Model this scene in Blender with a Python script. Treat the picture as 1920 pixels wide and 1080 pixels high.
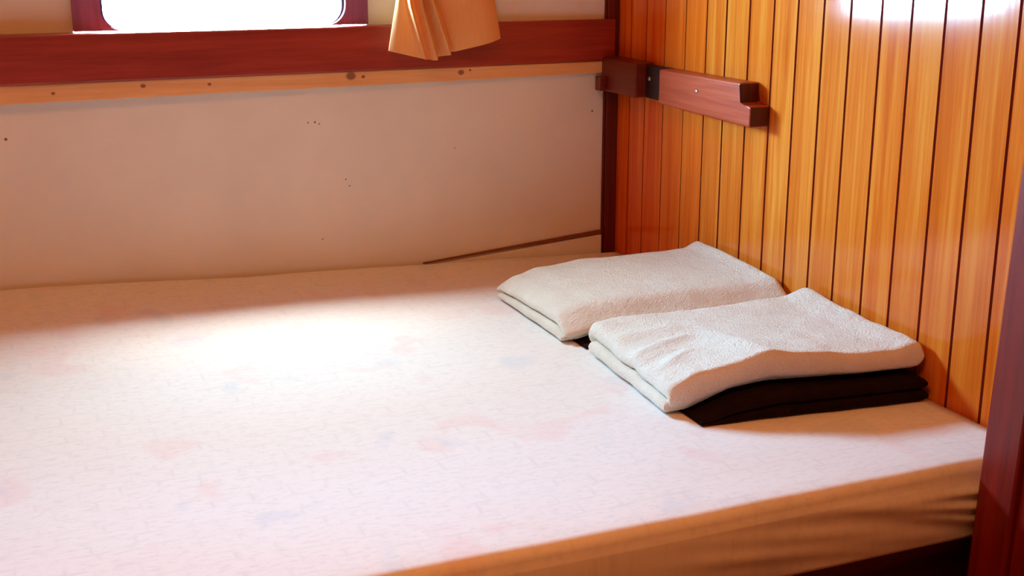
import bpy, bmesh, math, random
from mathutils import Vector, noise

for o in list(bpy.data.objects):
    bpy.data.objects.remove(o, do_unlink=True)
S = bpy.context.scene
COL = S.collection
random.seed(7)

# ------------------------------------------------------------------ camera, sky, exposure
# metres; z = 0 is the top of the mattress, the cabin floor lies at z = -0.62
cd = bpy.data.cameras.new('camera')
cam = bpy.data.objects.new('camera', cd)
COL.objects.link(cam)
cam.location = (-1.031, -1.984, 0.539)
cam.rotation_euler = (math.radians(90 - 15.35), 0, math.radians(-22.8))
cd.sensor_width = 36
cd.lens = 45.0
cd.clip_start = 0.02
S.camera = cam

SKY = 158.0
w = bpy.data.worlds.new('daylight_sky')
S.world = w
w.use_nodes = True
wn, wl = w.node_tree.nodes, w.node_tree.links
bg = wn['Background']
tc = wn.new('ShaderNodeTexCoord')
sp = wn.new('ShaderNodeSeparateXYZ')
cr = wn.new('ShaderNodeValToRGB')
wl.new(tc.outputs['Generated'], sp.inputs[0])
wl.new(sp.outputs['Z'], cr.inputs[0])
# bright hazy horizon over water, dimmer and a little warmer overhead
# bluish haze over the water, a whiter and brighter sky overhead
for k, (p, c) in enumerate([(0.44, (0.40, 0.82, 1.13, 1)), (0.58, (0.30, 0.49, 0.58, 1)), (0.76, (0.33, 0.50, 0.56, 1)), (0.94, (0.95, 1.08, 1.04, 1))]):
    if k > 1:
        cr.color_ramp.elements.new(0.95)
    cr.color_ramp.elements[k].position = p
    cr.color_ramp.elements[k].color = c
wl.new(cr.outputs[0], bg.inputs[0])
bg.inputs[1].default_value = SKY

S.view_settings.view_transform = 'Standard'
S.view_settings.look = 'None'
S.view_settings.exposure = 0.12
S.view_settings.gamma = 1.0
S.view_settings.use_curve_mapping = False

# added warm fill light under the ceiling, out of view, lifting the ambient light
ld = bpy.data.lights.new('warm_fill', 'AREA')
ld.shape = 'DISK'
ld.size = 0.5
ld.energy = 9.4
ld.color = (1.0, 0.34, 0.10)
lo = bpy.data.objects.new('warm_fill', ld)
lo.location = (-1.0, -1.45, 1.20)
COL.objects.link(lo)

# the window opening, in the plane of the back wall
WX0, WX1, WZ0, WZ1 = -0.886, -0.446, 0.400, 0.59
pl = bpy.data.lights.new('window_portal', 'AREA')
pl.shape = 'RECTANGLE'
pl.size, pl.size_y = WX1 - WX0, WZ1 - WZ0
pl.cycles.is_portal = True
po = bpy.data.objects.new('window_portal', pl)
po.location = ((WX0 + WX1) / 2, 0.022, (WZ0 + WZ1) / 2)
po.rotation_euler = (math.radians(-90), 0, 0)
COL.objects.link(po)


# ------------------------------------------------------------------ material helpers
def srgb(r, g, b):
    f = lambda c: (c / 255 / 12.92) if c / 255 <= 0.04045 else ((c / 255 + 0.055) / 1.055) ** 2.4
    return (f(r), f(g), f(b), 1.0)


class NT:
    """small wrapper that makes a node material"""
    def __init__(self, name, rough=0.6, spec=0.5):
        self.m = bpy.data.materials.new(name)
        self.m.use_nodes = True
        self.n, self.l = self.m.node_tree.nodes, self.m.node_tree.links
        self.b = self.n['Principled BSDF']
        self.b.inputs['Roughness'].default_value = rough
        self.b.inputs['Specular IOR Level'].default_value = spec
        self.co = self.n.new('ShaderNodeTexCoord').outputs['Object']

    def link(self, a, b):
        self.l.new(a, b)

    def mapping(self, scale=(1, 1, 1), rot=(0, 0, 0), vec=None):
        m = self.n.new('ShaderNodeMapping')
        m.inputs['Scale'].default_value = scale
        m.inputs['Rotation'].default_value = rot
        self.link(vec or self.co, m.inputs[0])
        return m.outputs[0]

    def noise(self, vec, scale, detail=4, rough=0.55, dist=0.0):
        t = self.n.new('ShaderNodeTexNoise')
        t.inputs['Scale'].default_value = scale
        t.inputs['Detail'].default_value = detail
        t.inputs['Roughness'].default_value = rough
        t.inputs['Distortion'].default_value = dist
        self.link(vec, t.inputs['Vector'])
        return t.outputs['Fac']

    def ramp(self, fac, stops):
        r = self.n.new('ShaderNodeValToRGB')
        e = r.color_ramp.elements
        while len(e) < len(stops):
            e.new(0.5)
        for k, (p, c) in enumerate(stops):
            e[k].position = p
            e[k].color = c if not isinstance(c, (int, float)) else (c, c, c, 1)
        self.link(fac, r.inputs[0])
        return r.outputs[0]

    def mix(self, fac, a, b, mode='MIX'):
        x = self.n.new('ShaderNodeMix')
        x.data_type = 'RGBA'
        x.blend_type = mode
        for s, v in ((0, fac), (6, a), (7, b)):
            if hasattr(v, 'is_linked'):
                self.link(v, x.inputs[s])
            else:
                x.inputs[s].default_value = v
        return x.outputs[2]

    def math(self, op, a, b=None, c=None):
        x = self.n.new('ShaderNodeMath')
        x.operation = op
        for s, v in enumerate((a, b, c)):
            if v is None:
                continue
            if hasattr(v, 'is_linked'):
                self.link(v, x.inputs[s])
            else:
                x.inputs[s].default_value = v
        return x.outputs[0]

    def near(self, p, r0, r1, squash=(1, 1, 1)):
        """1 inside r0 of point p, 0 outside r1"""
        s = self.n.new('ShaderNodeVectorMath'); s.operation = 'SUBTRACT'
        self.link(self.co, s.inputs[0]); s.inputs[1].default_value = p
        q = self.n.new('ShaderNodeVectorMath'); q.operation = 'MULTIPLY'
        self.link(s.outputs[0], q.inputs[0]); q.inputs[1].default_value = squash
        d = self.n.new('ShaderNodeVectorMath'); d.operation = 'LENGTH'
        self.link(q.outputs[0], d.inputs[0])
        m = self.n.new('ShaderNodeMapRange')
        m.inputs[1].default_value = r0; m.inputs[2].default_value = r1
        m.inputs[3].default_value = 1.0; m.inputs[4].default_value = 0.0
        self.link(d.outputs['Value'], m.inputs[0])
        return m.outputs[0]

    def color(self, c):
        if hasattr(c, 'is_linked'):
            self.link(c, self.b.inputs['Base Color'])
        else:
            self.b.inputs['Base Color'].default_value = c

    def bump(self, h, strength=0.3, dist=0.002):
        b = self.n.new('ShaderNodeBump')
        b.inputs['Strength'].default_value = strength
        b.inputs['Distance'].default_value = dist
        self.link(h, b.inputs['Height'])
        self.link(b.outputs[0], self.b.inputs['Normal'])


def wood(name, c_dark, c_mid, c_light, along='X', rough=0.35, spec=0.5, fine=1.0):
    t = NT(name, rough, spec)
    sc = {'X': (1.2, 26, 26), 'Y': (26, 1.2, 26), 'Z': (26, 26, 1.2)}[along]
    v = t.mapping(sc)
    a = t.noise(v, 2.2 * fine, 5, 0.6, 0.4)
    b = t.noise(v, 9.0 * fine, 3, 0.6)
    f = t.math('ADD', t.math('MULTIPLY', a, 0.7), t.math('MULTIPLY', b, 0.3))
    t.color(t.ramp(f, [(0.30, c_dark), (0.5, c_mid), (0.70, c_light)]))
    t.bump(b, 0.12, 0.001)
    return t


# ------------------------------------------------------------------ mesh helpers
def obj(name, bm, mat, parent=None, loc=(0, 0, 0), smooth=False, mats=None):
    me = bpy.data.meshes.new(name)
    bmesh.ops.recalc_face_normals(bm, faces=bm.faces)
    bm.to_mesh(me)
    bm.free()
    for m in (mats or [mat]):
        me.materials.append(m.m if isinstance(m, NT) else m)
    if smooth:
        for p in me.polygons:
            p.use_smooth = True
    o = bpy.data.objects.new(name, me)
    COL.objects.link(o)
    o.location = loc
    if parent is not None:
        o.parent = parent
    return o


def tag(o, label, cat, group=None, kind=None):
    o['label'] = label
    o['category'] = cat
    if group:
        o['group'] = group
    if kind:
        o['kind'] = kind
    return o


def thing(name, label, cat, loc=(0, 0, 0), group=None, kind=None):
    o = bpy.data.objects.new(name, None)
    o.empty_display_size = 0.05
    COL.objects.link(o)
    o.location = loc
    return tag(o, label, cat, group, kind)


def hexa(bm, p, bevel=0.0, seg=2):
    """p: 8 corners, bottom loop of four then top loop of four"""
    v = [bm.verts.new(q) for q in p]
    fs = [(3, 2, 1, 0), (4, 5, 6, 7), (0, 1, 5, 4), (1, 2, 6, 5), (2, 3, 7, 6), (3, 0, 4, 7)]
    faces = [bm.faces.new([v[i] for i in f]) for f in fs]
    if bevel:
        ed = list({e for f in faces for e in f.edges})
        bmesh.ops.bevel(bm, geom=ed, offset=bevel, segments=seg, profile=0.5, affect='EDGES')


def box(bm, x0, x1, y0, y1, z0, z1, bevel=0.0, seg=2):
    hexa(bm, [(x0, y0, z0), (x1, y0, z0), (x1, y1, z0), (x0, y1, z0),
              (x0, y0, z1), (x1, y0, z1), (x1, y1, z1), (x0, y1, z1)], bevel, seg)


def prism(bm, poly, axis, a, b, bevel=0.0, seg=2):
    """extrude a closed outline between a and b; axis 'x': poly is (y, z); axis 'y': poly is (x, z)"""
    def mk(t):
        return [bm.verts.new((t, p, q) if axis == 'x' else (p, t, q)) for p, q in poly]
    A, B = mk(a), mk(b)
    n = len(poly)
    fs = [bm.faces.new(A), bm.faces.new(B[::-1])]
    for i in range(n):
        fs.append(bm.faces.new([A[i], B[i], B[(i + 1) % n], A[(i + 1) % n]]))
    if bevel:
        ed = list({e for f in fs for e in f.edges})
        bmesh.ops.bevel(bm, geom=ed, offset=bevel, segments=seg, profile=0.5, affect='EDGES')


def interp(t, x):
    if x <= t[0][0]:
        return t[0][1]
    for (x0, y0), (x1, y1) in zip(t, t[1:]):
        if x <= x1:
            k = (x - x0) / (x1 - x0)
            return y0 + (y1 - y0) * k
    return t[-1][1]


def sinterp(t, x):
    """smooth interpolation through a table"""
    if x <= t[0][0]:
        return t[0][1]
    for (x0, y0), (x1, y1) in zip(t, t[1:]):
        if x <= x1:
            k = (x - x0) / (x1 - x0)
            k = 0.5 * k + 0.5 * k * k * (3 - 2 * k)
            return y0 + (y1 - y0) * k
    return t[-1][1]


def nz(x, y, z=0.0):
    return noise.noise(Vector((x, y, z)))


# ------------------------------------------------------------------ materials
# varnished tongue-and-groove boards: each board has its own tone, redder in the corner for the light there
GROOVES = [-0.048, -0.101, -0.163, -0.227, -0.288, -0.343, -0.404, -0.464, -0.520, -0.577,
           -0.633, -0.693, -0.748, -0.805, -0.863, -0.919, -0.977]
while GROOVES[-1] > -2.66:
    GROOVES.append(round(GROOVES[-1] - 0.0575, 4))


def planks_material():
    t = NT('varnished_boards', 0.11, 0.5)
    at = t.n.new('ShaderNodeAttribute')
    at.attribute_name = 'board'
    tone = at.outputs['Fac']
    off = t.n.new('ShaderNodeCombineXYZ')
    t.link(t.math('MULTIPLY', tone, 37.0), off.inputs[0])
    t.link(t.math('MULTIPLY', tone, 11.0), off.inputs[2])
    add = t.n.new('ShaderNodeVectorMath'); add.operation = 'ADD'
    t.link(t.co, add.inputs[0]); t.link(off.outputs[0], add.inputs[1])
    v = t.mapping((1, 30, 1.1), vec=add.outputs[0])
    a = t.noise(v, 1.7, 5, 0.6, 0.6)
    b = t.noise(t.mapping((1, 90, 2.2), vec=add.outputs[0]), 3.0, 3, 0.6)
    f = t.math('ADD', t.math('MULTIPLY', a, 0.75), t.math('MULTIPLY', b, 0.25))
    col = t.ramp(f, [(0.30, srgb(188, 80, 18)), (0.48, srgb(214, 110, 32)), (0.68, srgb(230, 146, 56))])
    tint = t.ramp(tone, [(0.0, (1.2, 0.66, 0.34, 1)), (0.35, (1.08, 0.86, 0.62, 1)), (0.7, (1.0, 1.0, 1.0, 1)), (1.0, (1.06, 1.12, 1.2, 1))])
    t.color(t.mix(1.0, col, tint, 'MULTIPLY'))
    t.bump(b, 0.05, 0.001)
    return t


M = {}
M['boards'] = planks_material()
M['groove'] = wood('groove_stain', srgb(104, 28, 8), srgb(128, 40, 12), srgb(146, 50, 16), 'Z', 0.5)
M['cabin_wood'] = wood('cabin_wood', srgb(150, 66, 16), srgb(190, 96, 30), srgb(214, 126, 48), 'Z', 0.4)
M['ceiling'] = wood('ceiling_wood', srgb(170, 84, 28), srgb(205, 118, 48), srgb(226, 146, 70), 'X', 0.45)
M['floor'] = wood('floor_wood', srgb(60, 22, 10), srgb(84, 32, 14), srgb(104, 44, 20), 'X', 0.4)
M['mahogany'] = wood('mahogany', srgb(120, 30, 22), srgb(152, 46, 34), srgb(176, 64, 48), 'X', 0.38)
M['mahogany_post'] = wood('mahogany_post', srgb(92, 12, 6), srgb(122, 20, 9), srgb(144, 30, 14), 'Z', 0.4)
M['dark_trim'] = wood('dark_trim', srgb(72, 16, 10), srgb(100, 26, 16), srgb(124, 38, 22), 'Z', 0.4)
M['rail'] = wood('rail_wood', srgb(140, 46, 24), srgb(170, 64, 34), srgb(194, 88, 52), 'Y', 0.35)
M['rail_dark_shaded'] = wood('rail_shaded_dark_wood', srgb(84, 24, 16), srgb(110, 34, 20), srgb(130, 46, 28), 'Y', 0.35)
M['shaded_end_grain'] = wood('rail_shaded_end_grain', srgb(58, 14, 12), srgb(78, 20, 16), srgb(96, 28, 20), 'Z', 0.5)
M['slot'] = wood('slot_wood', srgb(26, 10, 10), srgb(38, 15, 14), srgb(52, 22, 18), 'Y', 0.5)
M['frame'] = wood('window_frame_wood', srgb(120, 66, 100), srgb(148, 84, 122), srgb(166, 100, 138), 'Z', 0.35)
M['base'] = wood('bunk_base_wood', srgb(64, 18, 10), srgb(90, 28, 14), srgb(110, 38, 20), 'X', 0.45)


def pine_material():
    t = wood('pine', srgb(222, 156, 96), srgb(238, 180, 120), srgb(246, 198, 142), 'X', 0.5)
    base = t.b.inputs['Base Color'].links[0].from_socket
    c = base
    for (x, z, r) in [(-0.923, 0.322, .0022), (-0.797, 0.327, .0030), (-0.700, 0.325, .0022), (-0.479, 0.328, .0062),
                      (-0.459, 0.326, .0024), (-0.293, 0.326, .0042), (-0.277, 0.329, .0018)]:
        k = t.near((x, 0, z), r * 0.75, r * 1.25, (0.8, 0, 1))
        c = t.mix(t.math('MULTIPLY', k, 0.8), c, srgb(104, 46, 22))
        if r > .004:
            k2 = t.near((x, 0, z), 0.0, r * 0.6, (0.8, 0, 1))
            c = t.mix(t.math('MULTIPLY', k2, 0.5), c, srgb(150, 84, 46))
    t.color(c)
    return t


M['pine'] = pine_material()


def wall_material():
    t = NT('painted_panel', 0.55, 0.3)
    a = t.noise(t.mapping((1, 1, 1)), 5, 4)
    c = t.ramp(a, [(0.35, srgb(230, 226, 220)), (0.65, srgb(238, 234, 228))])
    for (x, z, r) in [(-0.992, 0.256, .0022), (-0.535, 0.256, .0016), (-0.528, 0.253, .0012), (-0.546, 0.256, .0012), (-0.488, 0.161, .0012),
                      (-0.482, 0.150, .0012), (-0.047, 0.249, .0018), (-0.53, 0.066, .0012), (-0.30, 0.20, .0010)]:
        k = t.near((x, 0, z), r * 0.6, r * 1.3, (1, 0, 1))
        c = t.mix(t.math('MULTIPLY', k, 0.9), c, srgb(60, 40, 30))
    t.color(c)
    t.bump(t.noise(t.co, 260, 3), 0.10, 0.0006)
    return t


M['panel'] = wall_material()


def sheet_material():
    t = NT('printed_sheet', 0.85, 0.15)
    # rows of faint print laid out in columns, like newsprint
    ws = t.noise(t.co, 12, 3)
    wv = t.n.new('ShaderNodeVectorMath'); wv.operation = 'ADD'
    cb = t.n.new('ShaderNodeCombineXYZ')
    t.link(t.math('MULTIPLY', t.math('SUBTRACT', ws, 0.5), 0.016), cb.inputs[0])
    t.link(t.math('MULTIPLY', t.math('SUBTRACT', ws, 0.5), 0.022), cb.inputs[1])
    t.link(t.co, wv.inputs[0]); t.link(cb.outputs[0], wv.inputs[1])
    br = t.n.new('ShaderNodeTexBrick')
    br.offset = 0.37
    br.squash = 1.0
    br.inputs['Scale'].default_value = 1.0
    br.inputs['Mortar Size'].default_value = 0.0035
    br.inputs['Mortar Smooth'].default_value = 1.0
    br.inputs['Brick Width'].default_value = 0.040
    br.inputs['Row Height'].default_value = 0.029
    t.link(wv.outputs[0], br.inputs['Vector'])
    lines = br.outputs['Fac']
    g = t.noise(t.mapping((45, 120, 1)), 1.6, 3, 0.7)
    glyph = t.ramp(g, [(0.50, 0.0), (0.66, 1.0)])
    k = t.math('MAXIMUM', t.math('MULTIPLY', t.math('MULTIPLY', lines, t.ramp(t.noise(t.co, 32, 2), [(0.42, 0.0), (0.66, 1.0)])), 0.40), t.math('MULTIPLY', glyph, 0.40))
    c = t.mix(t.math('MULTIPLY', k, 0.60), srgb(238, 236, 234), srgb(192, 190, 196))
    p = t.noise(t.mapping((10, 9, 1)), 1.0, 2, 0.5, 0.3)
    pk = t.ramp(p, [(0.60, 0.0), (0.68, 1.0)])
    c = t.mix(t.math('MULTIPLY', pk, 0.22), c, srgb(240, 190, 190))
    q = t.noise(t.mapping((10, 8, 1), (0, 0, 0.7)), 1.0, 2, 0.5, 0.3)
    bk = t.ramp(q, [(0.63, 0.0), (0.70, 1.0)])
    c = t.mix(t.math('MULTIPLY', bk, 0.28), c, srgb(196, 214, 232))
    t.color(c)
    t.bump(t.noise(t.co, 700, 2), 0.08, 0.0006)
    return t


M['sheet'] = sheet_material()


def towel_material():
    t = NT('terry_cloth', 0.95, 0.1)
    a = t.noise(t.co, 30, 4)
    t.color(t.ramp(a, [(0.3, srgb(246, 238, 224)), (0.7, srgb(254, 248, 236))]))
    n1 = t.noise(t.co, 420, 3, 0.7)
    n2 = t.noise(t.co, 120, 3, 0.6)
    t.bump(t.math('ADD', n1, t.math('MULTIPLY', n2, 0.8)), 0.8, 0.005)
    return t


M['towel'] = towel_material()


def blanket_material():
    t = NT('dark_wool', 0.95, 0.1)
    a = t.noise(t.co, 60, 4)
    t.color(t.ramp(a, [(0.3, srgb(22, 9, 10)), (0.7, srgb(34, 14, 15))]))
    t.bump(t.noise(t.co, 300, 3, 0.7), 0.4, 0.002)
    return t


M['blanket'] = blanket_material()


def curtain_material():
    t = NT('orange_cloth', 0.8, 0.2)
    a = t.noise(t.mapping((400, 1, 30)), 1.0, 2)
    t.color(t.ramp(a, [(0.3, srgb(252, 184, 114)), (0.7, srgb(254, 202, 136))]))
    tr = t.n.new('ShaderNodeBsdfTranslucent')
    tr.inputs[0].default_value = srgb(250, 176, 104)
    mx = t.n.new('ShaderNodeMixShader')
    mx.inputs[0].default_value = 0.25
    out = t.n['Material Output']
    t.link(t.b.outputs[0], mx.inputs[1]); t.link(tr.outputs[0], mx.inputs[2])
    t.link(mx.outputs[0], out.inputs[0])
    return t


M['curtain'] = curtain_material()


def plain(name, c, rough, metal=0.0):
    t = NT(name, rough)
    n = t.noise(t.co, 80, 2)
    d = tuple(x * 0.85 for x in c[:3]) + (1,)
    t.color(t.ramp(n, [(0.3, d), (0.7, c)]))
    t.b.inputs['Metallic'].default_value = metal
    return t


M['rubber'] = plain('black_rubber', srgb(26, 22, 26), 0.5)
M['steel'] = plain('screw_steel', srgb(210, 205, 200), 0.3, 1.0)
M['gap'] = plain('gap_shadow_wood', srgb(136, 74, 44), 0.6)


def glass_material():
    t = NT('window_glass', 0.02)
    out = t.n['Material Output']
    t.n.remove(t.b)
    tr = t.n.new('ShaderNodeBsdfTransparent')
    gl = t.n.new('ShaderNodeBsdfGlossy')
    gl.inputs['Roughness'].default_value = 0.02
    fr = t.n.new('ShaderNodeFresnel')
    fr.inputs[0].default_value = 1.45
    mx = t.n.new('ShaderNodeMixShader')
    ge = t.n.new('ShaderNodeNewGeometry')       # reflect on the outer faces only: the pane is a thin sheet
    t.link(t.math('MULTIPLY', fr.outputs[0], t.math('SUBTRACT', 1.0, ge.outputs['Backfacing'])), mx.inputs[0])
    t.link(tr.outputs[0], mx.inputs[1]); t.link(gl.outputs[0], mx.inputs[2])
    t.link(mx.outputs[0], out.inputs[0])
    return t


M['glass'] = glass_material()

# ------------------------------------------------------------------ the cabin shell
XL, YB, ZF, ZC = -2.30, -2.70, -0.62, 1.22

bm = bmesh.new()
box(bm, XL - .04, WX0, 0, 0.02, ZF, ZC)
box(bm, WX1, 0.04, 0, 0.02, ZF, ZC)
box(bm, WX0, WX1, 0, 0.02, ZF, WZ0)
box(bm, WX0, WX1, 0, 0.02, WZ1, ZC)
tag(obj('wall_back', bm, M['panel']), 'cream painted panel wall under and around the bright window', 'wall', kind='structure')

# board wall: real boards with a V groove between neighbours, each with its own tone, corner light included
bm = bmesh.new()
lay = bm.faces.layers.float.new('board')
edges = [0.0] + GROOVES
tones = []
for i, (ya, yb) in enumerate(zip(edges, edges[1:])):
    if i < 5:
        tn = [0.10, 0.16, 0.14, 0.22, 0.30][i]  # corner boards: the dim reddish corner light is put into their tones
    else:
        tn = [0.62, 0.74, 0.66, 0.92, 0.98, 0.70, 0.84, 0.62, 0.80, 0.66, 0.72, 0.58][(i - 5) % 12]
    g, dp = 0.0022 if i >= 5 else 0.0012, 0.006
    prof = [(0.0, ya - g), (0.0, yb + g), (dp, yb), (0.03, yb), (0.03, ya), (dp, ya)]
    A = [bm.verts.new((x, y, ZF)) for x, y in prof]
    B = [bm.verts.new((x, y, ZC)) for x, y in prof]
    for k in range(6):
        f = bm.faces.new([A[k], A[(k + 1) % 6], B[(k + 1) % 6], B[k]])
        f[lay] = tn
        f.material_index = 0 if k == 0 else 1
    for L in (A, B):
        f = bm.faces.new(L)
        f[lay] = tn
tag(obj('wall_right', bm, None, mats=[M['boards'], M['groove']]),
    'varnished orange tongue-and-groove board wall at the head of the bunk', 'wall', kind='structure')

bm = bmesh.new(); box(bm, XL - .04, XL, YB, 0, ZF, ZC)
tag(obj('wall_left', bm, M['cabin_wood']), 'wooden wall at the foot of the bunk', 'wall', kind='structure')
bm = bmesh.new(); box(bm, XL - .04, 0.04, YB - .04, YB, ZF, ZC)
tag(obj('wall_front', bm, M['cabin_wood']), 'wooden wall across the cabin from the bunk', 'wall', kind='structure')
bm = bmesh.new(); box(bm, XL - .04, 0.04, YB - .04, 0.04, ZC, ZC + .04)
tag(obj('ceiling', bm, M['ceiling']), 'wooden cabin ceiling', 'ceiling', kind='structure')
bm = bmesh.new(); box(bm, XL - .04, 0.04, YB - .04, 0.04, ZF - .04, ZF)
tag(obj('floor', bm, M['floor']), 'dark wooden cabin floor', 'floor', kind='structure')

# mahogany sill beam under the window; it thins out towards the board wall
bm = bmesh.new()
def beam_y(x):
    return -0.012 - 0.028 * (-x) / 1.0
xa, xb = XL, -0.0105
hexa(bm, [(xa, beam_y(xa), .338), (xb, beam_y(xb), .335), (xb, -.0005, .335), (xa, -.0005, .338),
          (xa, beam_y(xa), .4065), (xb, beam_y(xb), .4045), (xb, -.0005, .4045), (xa, -.0005, .4065)], 0.0025)
tag(obj('trim_1', bm, M['mahogany']), 'dark red wooden sill beam running under the bright window', 'sill beam', kind='structure')

# pale pine batten below the beam
bm = bmesh.new()
def bat_y(x):
    return -0.008 - 0.022 * (-x)
xa, xb = XL, -0.029
hexa(bm, [(xa, bat_y(xa), .3015), (xb, bat_y(xb), .3145), (xb, -.0005, .3145), (xa, -.0005, .3015),
          (xa, bat_y(xa), .3375), (xb, bat_y(xb), .3345), (xb, -.0005, .3345), (xa, -.0005, .3375)], 0.0015)
tag(obj('trim_2', bm, M['pine']), 'pale knotty pine batten under the dark red sill beam', 'batten', kind='structure')

# dark corner strip between panel and boards
bm = bmesh.new()
box(bm, -0.0225, -0.0005, -0.006, -0.0005, -0.09, ZC - .001, 0.001)
box(bm, -0.0275, -0.0225, -0.003, -0.0005, -0.09, ZC - .001, 0.0008)
tag(obj('trim_3', bm, M['dark_trim']), 'dark red upright corner strip between cream panel and boards', 'corner strip', kind='structure')

# skirting wedge behind the mattress, rising to the corner, with a brown strip on top painted for the gap's shade
bm = bmesh.new()
hexa(bm, [(-.34, -.007, -.09), (-.028, -.007, -.09), (-.028, -.0005, -.09), (-.34, -.0005, -.09),
          (-.34, -.007, .006), (-.028, -.007, .030), (-.028, -.0005, .030), (-.34, -.0005, .006)], 0.001)
wedge = tag(obj('baseboard_back', bm, M['panel']), 'low cream skirting wedge between mattress and panel by the corner', 'skirting', kind='structure')
bm = bmesh.new()
hexa(bm, [(-.36, -.0045, .0085), (-.028, -.0045, .0315), (-.028, -.0005, .0315), (-.36, -.0005, .0085),
          (-.36, -.0045, .0105), (-.028, -.0045, .0385), (-.028, -.0005, .0385), (-.36, -.0005, .0105)])
obj('gap_shade_strip', bm, M['gap'], wedge)

# dark red door post at the right, leaning a little, in front of the bunk's end
def leaning(bm, x0, x1, y0, y1, bevel):
    lean = 0.0391
    q = []
    for z in (ZF, ZC):
        s = lean * z
        q += [(x0 + s, y0, z), (x1, y0, z), (x1, y1, z), (x0 + s, y1, z)]
    hexa(bm, q, bevel)
bm = bmesh.new()
leaning(bm, -0.094, -0.0005, -1.075, -1.025, 0.003)
post = tag(obj('trim_4', bm, M['mahogany_post']), 'dark red upright door post at the right edge of the picture', 'door post', kind='structure')
bm = bmesh.new()
leaning(bm, -0.088, -0.0005, -1.092, -1.075, 0.004)
obj('post_moulding', bm, M['mahogany_post'], post)
bm = bmesh.new()
leaning(bm, -0.078, -0.0005, -1.101, -1.092, 0.003)
obj('post_bead', bm, M['mahogany_post'], post)

# ------------------------------------------------------------------ window
win = thing('window_1', 'small bright cabin window with round-cornered dark frame above the sill beam', 'window',
            ((WX0 + WX1) / 2, 0, WZ0), kind='structure')
wl0 = Vector(win.location)


def rounded(x0, x1, z0, z1, r, n=8):
    pts = []
    for cx, cz, a0 in ((x1 - r, z0 + r, -90), (x1 - r, z1 - r, 0), (x0 + r, z1 - r, 90), (x0 + r, z0 + r, 180)):
        for k in range(n + 1):
            a = math.radians(a0 + 90 * k / n)
            pts.append((cx + r * math.cos(a), cz + r * math.sin(a)))
    return pts


def ring(bm, outer, inner, y0, y1):
    n = len(outer)
    def mk(pts, y):
        return [bm.verts.new(Vector((p, y, q)) - wl0) for p, q in pts]
    oA, iA, oB, iB = mk(outer, y0), mk(inner, y0), mk(outer, y1), mk(inner, y1)
    for i in range(n):
        j = (i + 1) % n
        bm.faces.new([oA[i], oA[j], iA[j], iA[i]])
        bm.faces.new([oB[i], iB[i], iB[j], oB[j]])
        bm.faces.new([oA[i], oB[i], oB[j], oA[j]])
        bm.faces.new([iA[i], iA[j], iB[j], iB[i]])


OUT = rounded(WX0, WX1, 0.4067, WZ1, 0.0008)
INN = rounded(-0.847, -0.482, 0.4072, 0.556, 0.030)
IN2 = rounded(-0.843, -0.486, 0.4078, 0.552, 0.027)
bm = bmesh.new(); ring(bm, OUT, INN, -0.011, 0.018)
obj('window_frame', bm, M['frame'], win)
bm = bmesh.new(); ring(bm, INN, IN2, -0.002, 0.012)
obj('rubber_gasket', bm, M['rubber'], win, smooth=False)
bm = bmesh.new()
A = [bm.verts.new(Vector((p, 0.004, q)) - wl0) for p, q in IN2]
B = [bm.verts.new(Vector((p, 0.008, q)) - wl0) for p, q in IN2]
bm.faces.new(A); bm.faces.new(B[::-1])
for i in range(len(A)):
    j = (i + 1) % len(A)
    bm.faces.new([A[i], B[i], B[j], A[j]])
obj('window_pane', bm, M['glass'], win)

# ------------------------------------------------------------------ curtain beside the window
def build_curtain():
    SB = [(0, -.428), (.30, -.371), (.42, -.352), (.53, -.331), (1, -.236)]
    ST = [(0, -.412), (.30, -.396), (.42, -.377), (.53, -.362), (1, -.250)]
    ZB = [(-.428, .368), (-.376, .355), (-.355, .351), (-.327, .361), (-.236, .381)]
    bm = bmesh.new()
    nu, nv = 150, 40
    rows = []
    for j in range(nv + 1):
        row = []
        for i in range(nu + 1):
            s = i / nu
            xb = interp(SB, s)
            zb = interp(ZB, xb)
            zt = 0.70
            v = j / nv
            z = zb + (zt - zb) * v ** 1.3
            k = min(max((z - zb) / 0.085, 0), 1.0)
            x = xb + (interp(ST, s) - xb) * k
            y = -0.056
            for c, wd, am in ((.30, .034, .013), (.42, .024, .019), (.53, .024, .024)):
                d = s - c
                y -= am * math.exp(-(d / wd) ** 2) * (0.75 + 0.25 * k)
                y += 0.35 * am * math.exp(-((d - 2.1 * wd) / (wd * .8)) ** 2)
            y -= 0.006 * math.sin(s * 9.0 + 0.4) * (1 if s > .6 else .5)
            y += 0.010 * (max(s - .86, 0) / .14) ** 2
            y += 0.003 * (max(.07 - s, 0) / .07) ** 2
            row.append(bm.verts.new((x, y, z)))
        rows.append(row)
    for j in range(nv):
        for i in range(nu):
            bm.faces.new([rows[j][i], rows[j][i + 1], rows[j + 1][i + 1], rows[j + 1][i]])
    o = obj('curtain', bm, M['curtain'], smooth=True)
    so = o.modifiers.new('cloth', 'SOLIDIFY')
    so.thickness = 0.0016
    tag(o, 'short orange pleated curtain hanging in front of the sill beam beside the window', 'curtain')
    r = bmesh.new()
    bmesh.ops.create_cone(r, cap_ends=True, segments=16, radius1=.006, radius2=.006, depth=.30)
    bmesh.ops.rotate(r, verts=r.verts, cent=(0, 0, 0), matrix=__import__('mathutils').Matrix.Rotation(math.pi / 2, 3, 'Y'))
    bmesh.ops.translate(r, verts=r.verts, vec=(-.33, -.058, .706))
    for x in (-.46, -.20):
        box(r, x - .005, x + .005, -.056, 0, .70, .712)
    rod = obj('curtain_rod', r, M['steel'])
    tag(rod, 'thin steel curtain rod on the panel above the orange curtain', 'curtain rod')


build_curtain()

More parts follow.
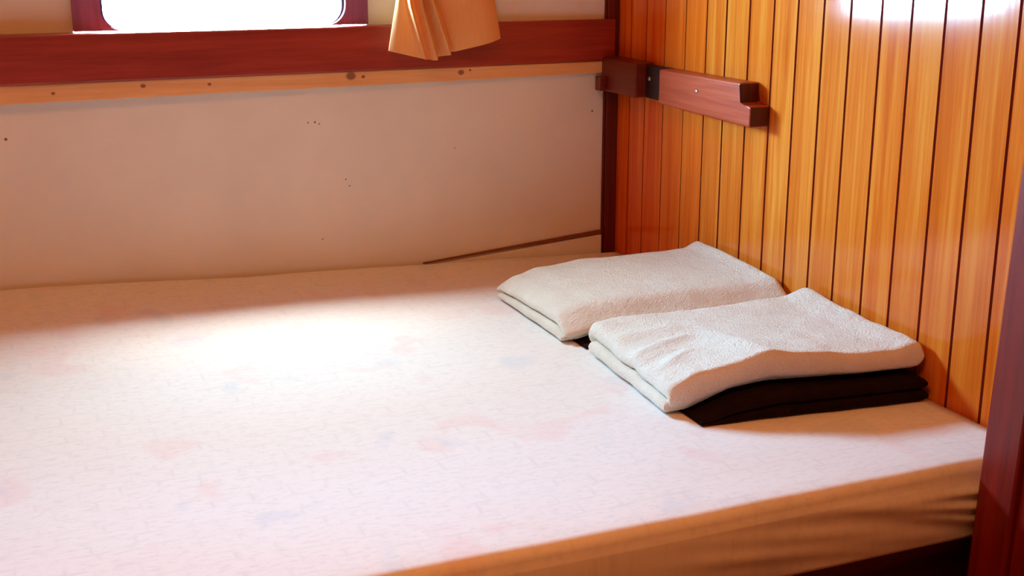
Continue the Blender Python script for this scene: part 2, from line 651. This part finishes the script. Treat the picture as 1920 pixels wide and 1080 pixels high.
# ------------------------------------------------------------------ notched wooden rail on the board wall
RL = (0.0, -0.235, 0.28)
rail = thing('wall_rail', 'notched reddish wooden rail screwed to the board wall above the towels', 'rail', RL)
rl = Vector(RL)


def rel(bm, base):
    bmesh.ops.translate(bm, verts=bm.verts, vec=-base)
    return bm


bm = bmesh.new()
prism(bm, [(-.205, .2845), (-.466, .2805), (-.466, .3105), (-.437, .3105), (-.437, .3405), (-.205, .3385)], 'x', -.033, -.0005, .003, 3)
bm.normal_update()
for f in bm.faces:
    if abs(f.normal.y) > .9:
        f.material_index = 1  # end grain colour, darkened further for the shade of ends turned from the window
obj('board', rel(bm, rl), None, rail, mats=[M['rail'], M['shaded_end_grain']])
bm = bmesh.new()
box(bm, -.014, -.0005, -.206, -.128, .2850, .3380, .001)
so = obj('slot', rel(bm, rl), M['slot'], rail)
so['label'] = 'dark slot cut in the rail'
bm = bmesh.new()
box(bm, -.034, -.0005, -.129, -.0065, .2850, .3420, .0025)
eb = obj('end_block', rel(bm, rl), M['rail_dark_shaded'], rail)  # the darker wood colour carries the shade of the corner
eb['label'] = 'dark red end block with corner shade in its colour'
bm = bmesh.new()
box(bm, -.0465, -.0345, -.028, -.008, .2860, .3100, .0015)
obj('peg', rel(bm, rl), M['rail_dark_shaded'], rail)
for y, x in ((-.141, -.0145), (-.322, -.0335)):
    bm = bmesh.new()
    bmesh.ops.create_uvsphere(bm, u_segments=14, v_segments=8, radius=.0036)
    bmesh.ops.scale(bm, vec=(.6, 1, 1), verts=bm.verts)
    bmesh.ops.translate(bm, verts=bm.verts, vec=Vector((x, y, .3165)) - rl)
    sc = obj('screw', bm, M['steel'], rail, smooth=True)
    sc['label'] = 'bright steel screw'

# ------------------------------------------------------------------ bunk base and mattress
BX0, BX1 = -2.28, -0.004
bb = thing('bunk_base', 'dark red wooden bunk base under the mattress', 'bunk', (-1.14, -0.5, ZF))
b0 = Vector(bb.location)
bm = bmesh.new(); box(bm, BX0, BX1, -.985, -.010, -.115, -.089, .002)
obj('top_board', rel(bm, b0), M['base'], bb)
bm = bmesh.new(); box(bm, BX0, BX1, -.950, -.930, ZF + .001, -.115, .001)
obj('front_board', rel(bm, b0), M['base'], bb)


def build_mattress():
    bm = bmesh.new()
    nx = 150
    xs = [BX0 + (BX1 - BX0) * i / nx for i in range(nx + 1)]
    RISE = [(-2.28, .055), (-1.6, .050), (-1.02, .040), (-.62, .022), (-.30, .012), (-.14, .006), (0, .0)]
    YF, YK, H, R = -1.012, -.0105, .0885, .014
    # cross section from the back bottom, over the top, to the front bottom
    prof = [(YK, -H, 0), (YK, -.03, 0), (YK - .0005, -.008, 1), (YK - .003, -.002, 1), (YK - .010, 0, 1)]
    ny = 60
    for k in range(1, ny):
        prof.append((YK - .010 + (YF + R - YK + .010) * k / ny, 0, 1))
    for k in range(7):
        a = math.radians(90 * k / 6)
        prof.append((YF + R - R * math.sin(a), -R + R * math.cos(a), 1))
    for z in [-.018 - .0022 * k for k in range(31)]:
        prof.append((YF, z, 2))
    prof.append((YF + .003, -.0875, 2))
    prof.append((YF + .008, -H, 2))
    prof.append((YF + .15, -H, 0))
    rows = []
    for x in xs:
        row = []
        for (y, z, kind) in prof:
            yy, zz = y, z
            if kind == 1:
                t = max(0, 1 - (-y) / (.17 + .25 * min(max((-x - .36) / .25, 0), 1)))
                zz += sinterp(RISE, x) * t ** 1.8
                q = 1 - min(max((x + .50) / .12, 0), 1) * min(max((-y - .12) / .06, 0), 1) * min(max((y + .94) / .05, 0), 1)
                zz += q * (.0016 * nz(x * 4, y * 4) + .0006 * nz(x * 13, y * 13, 4))
            if kind == 2:
                e = min(1, max(0, (x + .55) / .5))
                yy += -.004 * math.sin((z + H) / H * math.pi)
                yy += .0035 * e * nz(x * 9 + z * 30, z * 62 + x * 6, 2) + .0015 * nz(x * 6, z * 30)
                w_ = max(0, 1 - abs(x + .06) / .28)
                for zc, sl, am in ((-.030, .05, .007), (-.046, .16, .008), (-.060, .24, .006)):
                    d_ = (z - zc + sl * (x + .10)) / .006
                    yy -= am * w_ * w_ * math.exp(-d_ * d_)
            yy += .0035 * nz(x * 3.1, 7) * (1 if y < -.9 else 0)
            row.append(bm.verts.new((x, yy, zz)))
        rows.append(row)
    n = len(prof)
    for i in range(nx):
        for k in range(n):
            m = (k + 1) % n
            bm.faces.new([rows[i][k], rows[i][m], rows[i + 1][m], rows[i + 1][k]])
    bm.faces.new(rows[0]); bm.faces.new(rows[-1][::-1])
    o = obj('mattress', bm, M['sheet'], smooth=True)
    tag(o, 'bare bunk mattress in a white cover with faint pastel print', 'mattress')


build_mattress()


# ------------------------------------------------------------------ folded blankets and towels
def spaced(L, n, R=.014):
    near = [0, .0004, .0012, .0025, .0045, .007, .010, .014]
    near = [d / .014 * R for d in near]
    a = [d / L for d in near]
    mid = [a[-1] + (1 - 2 * a[-1]) * k / n for k in range(1, n)]
    return a + mid + [1 - d for d in reversed(a)]


def slab(bm, FL, FR, NL, NR, top, bot, R=.014, p=2.4, nu=70, nv=56, wob=.0025, seed=0, Rn=None):
    """pillow-edged cloth slab over a four-cornered outline; top(u, v, x, y) and bot(...) give heights"""
    Lu = (Vector(FR) - Vector(FL)).length
    Lv = (Vector(NL) - Vector(FL)).length
    us, vs = spaced(Lu, nu, R), spaced(Lv, nv, R)
    Rn = Rn or R
    def rr(d, R=R):
        k = min(max(d / R, 0), 1)
        return (1 - (1 - k) ** p) ** (1 / p)
    T, B = [], []
    for u in us:
        rt, rb = [], []
        for v in vs:
            x = (FL[0] * (1 - u) + FR[0] * u) * (1 - v) + (NL[0] * (1 - u) + NR[0] * u) * v
            y = (FL[1] * (1 - u) + FR[1] * u) * (1 - v) + (NL[1] * (1 - u) + NR[1] * u) * v
            e = 2 * (u - .5)
            x += wob * nz(y * 22, seed) * (1 - u)
            y += wob * nz(x * 20, seed + 5) * (2 * abs(v - .5))
            r = rr(min(u, 1 - u) * Lu) * rr(v * Lv) * rr((1 - v) * Lv, Rn)
            # round the corners of the outline slightly
            zt, zb = top(u, v, x, y), bot(u, v, x, y)
            zm = (zt + zb) / 2
            rt.append(bm.verts.new((x, y, zm + (zt - zm) * r)))
            edge = u in (0, 1) or v in (0, 1)
            rb.append(rt[-1] if (u == us[0] or u == us[-1] or v == vs[0] or v == vs[-1]) else bm.verts.new((x, y, zm - (zm - zb) * r)))
        T.append(rt); B.append(rb)
    for i in range(len(us) - 1):
        for j in range(len(vs) - 1):
            bm.faces.new([T[i][j], T[i + 1][j], T[i + 1][j + 1], T[i][j + 1]])
            q = [B[i][j], B[i][j + 1], B[i + 1][j + 1], B[i + 1][j]]
            if len(set(q)) == 4:
                try:
                    bm.faces.new(q)
                except ValueError:
                    pass


def smooth01(a, b, x):
    k = min(max((x - a) / (b - a), 0), 1)
    return k * k * (3 - 2 * k)


def build_towel(name, corners, far, near, bot, label, ridges=(), amp=.0016, seed=0, dome=0.0, droop=0.0, Rn=None):
    """far / near: (x, z) profiles of the top along the far and near edges; bot: underside profile"""
    FL, FR, NL, NR = corners
    cx = (FL[0] + NR[0]) / 2
    cy = (FL[1] + NR[1]) / 2
    base = Vector((cx, cy, 0.0))

    def ztop(u, v, x, y):
        z = sinterp(far, x) * (1 - v) + sinterp(near, x) * v
        z += dome * math.sin(math.pi * min(v * 1.15, 1)) - droop * smooth01(.84, 1.0, v)
        z += amp * nz(x * 17, y * 17, seed) + amp * .5 * nz(x * 45, y * 45, seed)
        for (ax, ay, bx, by, wd, h) in ridges:
            dx, dy = bx - ax, by - ay
            L2 = dx * dx + dy * dy
            t = min(max(((x - ax) * dx + (y - ay) * dy) / L2, 0), 1)
            d = math.hypot(x - ax - t * dx, y - ay - t * dy)
            z += h * math.exp(-(d / wd) ** 2)
        return z

    def zbot(u, v, x, y):
        return interp(bot, x) + .0012

    def zmid(u, v, x, y):
        zb, zt = zbot(u, v, x, y), ztop(u, v, x, y)
        return zb + .40 * (zt - zb)

    def up_bot(u, v, x, y):
        k = max(smooth01(.955, .995, v), smooth01(.045, .005, v))
        return zmid(u, v, x, y) + .0006 - k * (zmid(u, v, x, y) - zbot(u, v, x, y))

    bm = bmesh.new()
    slab(bm, FL, FR, NL, NR, ztop, up_bot, R=.012, seed=seed, Rn=Rn)
    upper = obj(name, rel(bm, base), M['towel'], loc=base, smooth=True)
    tag(upper, *label)
    # under fold: shows a little beyond the top fold on the left
    def ins(a, b, k):
        return (a[0] + (b[0] - a[0]) * k, a[1] + (b[1] - a[1]) * k)
    fl, nl, fr, nr = ins(FL, NL, .05), ins(FL, NL, .975), ins(FR, NR, .05), ins(FR, NR, .95)
    fl, nl = (fl[0] - .005, fl[1]), (nl[0] - .004, nl[1])
    bm = bmesh.new()
    slab(bm, fl, fr, nl, nr, zmid, zbot, R=.006, seed=seed, nu=50, nv=40)
    obj('under_fold', rel(bm, base), M['towel'], upper, smooth=True)


def build_blanket(corners, top, label, seed, name='folded_blanket'):
    FL, FR, NL, NR = corners
    base = Vector(((FL[0] + NR[0]) / 2, (FL[1] + NR[1]) / 2, 0))
    bm = bmesh.new()
    n = 2
    for k in range(n):
        a, b = k / n, (k + 1) / n
        sh = .003 * (k - 1)
        slab(bm, (FL[0] + sh, FL[1]), FR, (NL[0] + sh, NL[1] + sh), (NR[0], NR[1] + sh),
             lambda u, v, x, y: .0008 + (interp(top, x) - .0008) * b,
             lambda u, v, x, y: .0008 + (interp(top, x) - .0008) * a + .0002,
             R=.012, p=3.0, nu=40, nv=30, wob=.003, seed=seed + k)
    o = obj(name, rel(bm, base), M['blanket'], loc=base, smooth=True)
    tag(o, label, 'blanket')


B2 = [(-.33, .0030), (-.29, .0045), (-.245, .022), (-.20, .0285), (-.09, .0275), (0, .0295)]
B1 = [(-.33, .0030), (-.29, .0040), (-.245, .018), (-.20, .0245), (-.09, .0265), (0, .0295)]
build_blanket(((-.290, -.235), (-.006, -.305), (-.298, -.500), (-.006, -.560)), B1,
              'dark brown folded blanket under the white towel nearer the corner, only its tip showing', 3)
build_blanket(((-.285, -.545), (-.010, -.600), (-.302, -.808), (-.010, -.842)), B2,
              'dark brown folded blanket under the white towel nearer the door post', 11)

up = lambda t, d: [(x, z + d) for x, z in t]
build_towel('folded_towel', ((-.312, -.212), (-.007, -.300), (-.317, -.474), (-.007, -.556)),
            [(-.312, .020), (-.285, .036), (-.25, .048), (-.187, .059), (-.074, .066), (-.035, .072), (-.007, .086)],
            [(-.318, .040), (-.28, .048), (-.22, .055), (-.13, .064), (-.05, .067), (-.007, .074)],
            [(-.33, .001), (-.295, .004), (-.245, .0215), (-.20, .0275), (-.09, .0295), (0, .0325)],
            ('white folded terry towel nearer the window wall, smooth on top', 'towel', 'white folded towels on the bunk'), amp=.0012, seed=1, dome=.003, droop=.019, Rn=.030)
build_towel('folded_towel', ((-.303, -.515), (-.007, -.587), (-.322, -.770), (-.007, -.828)),
            [(-.303, .046), (-.25, .052), (-.15, .057), (-.05, .068), (-.007, .083)],
            [(-.325, .034), (-.285, .052), (-.245, .060), (-.20, .073), (-.165, .068), (-.13, .067), (-.10, .062), (-.05, .062), (-.007, .071)],
            [(-.33, .001), (-.298, .004), (-.245, .0255), (-.20, .0315), (-.09, .0305), (0, .0325)],
            ('white folded terry towel nearer the door post, wrinkled at its left end', 'towel', 'white folded towels on the bunk'),
            ridges=((-.315, -.66, -.24, -.655, .008, .004), (-.31, -.69, -.25, -.69, .008, -.0018),
                    (-.29, -.60, -.24, -.615, .014, .004), (-.30, -.72, -.26, -.70, .008, .003)), amp=.0022, seed=9, dome=-.003)
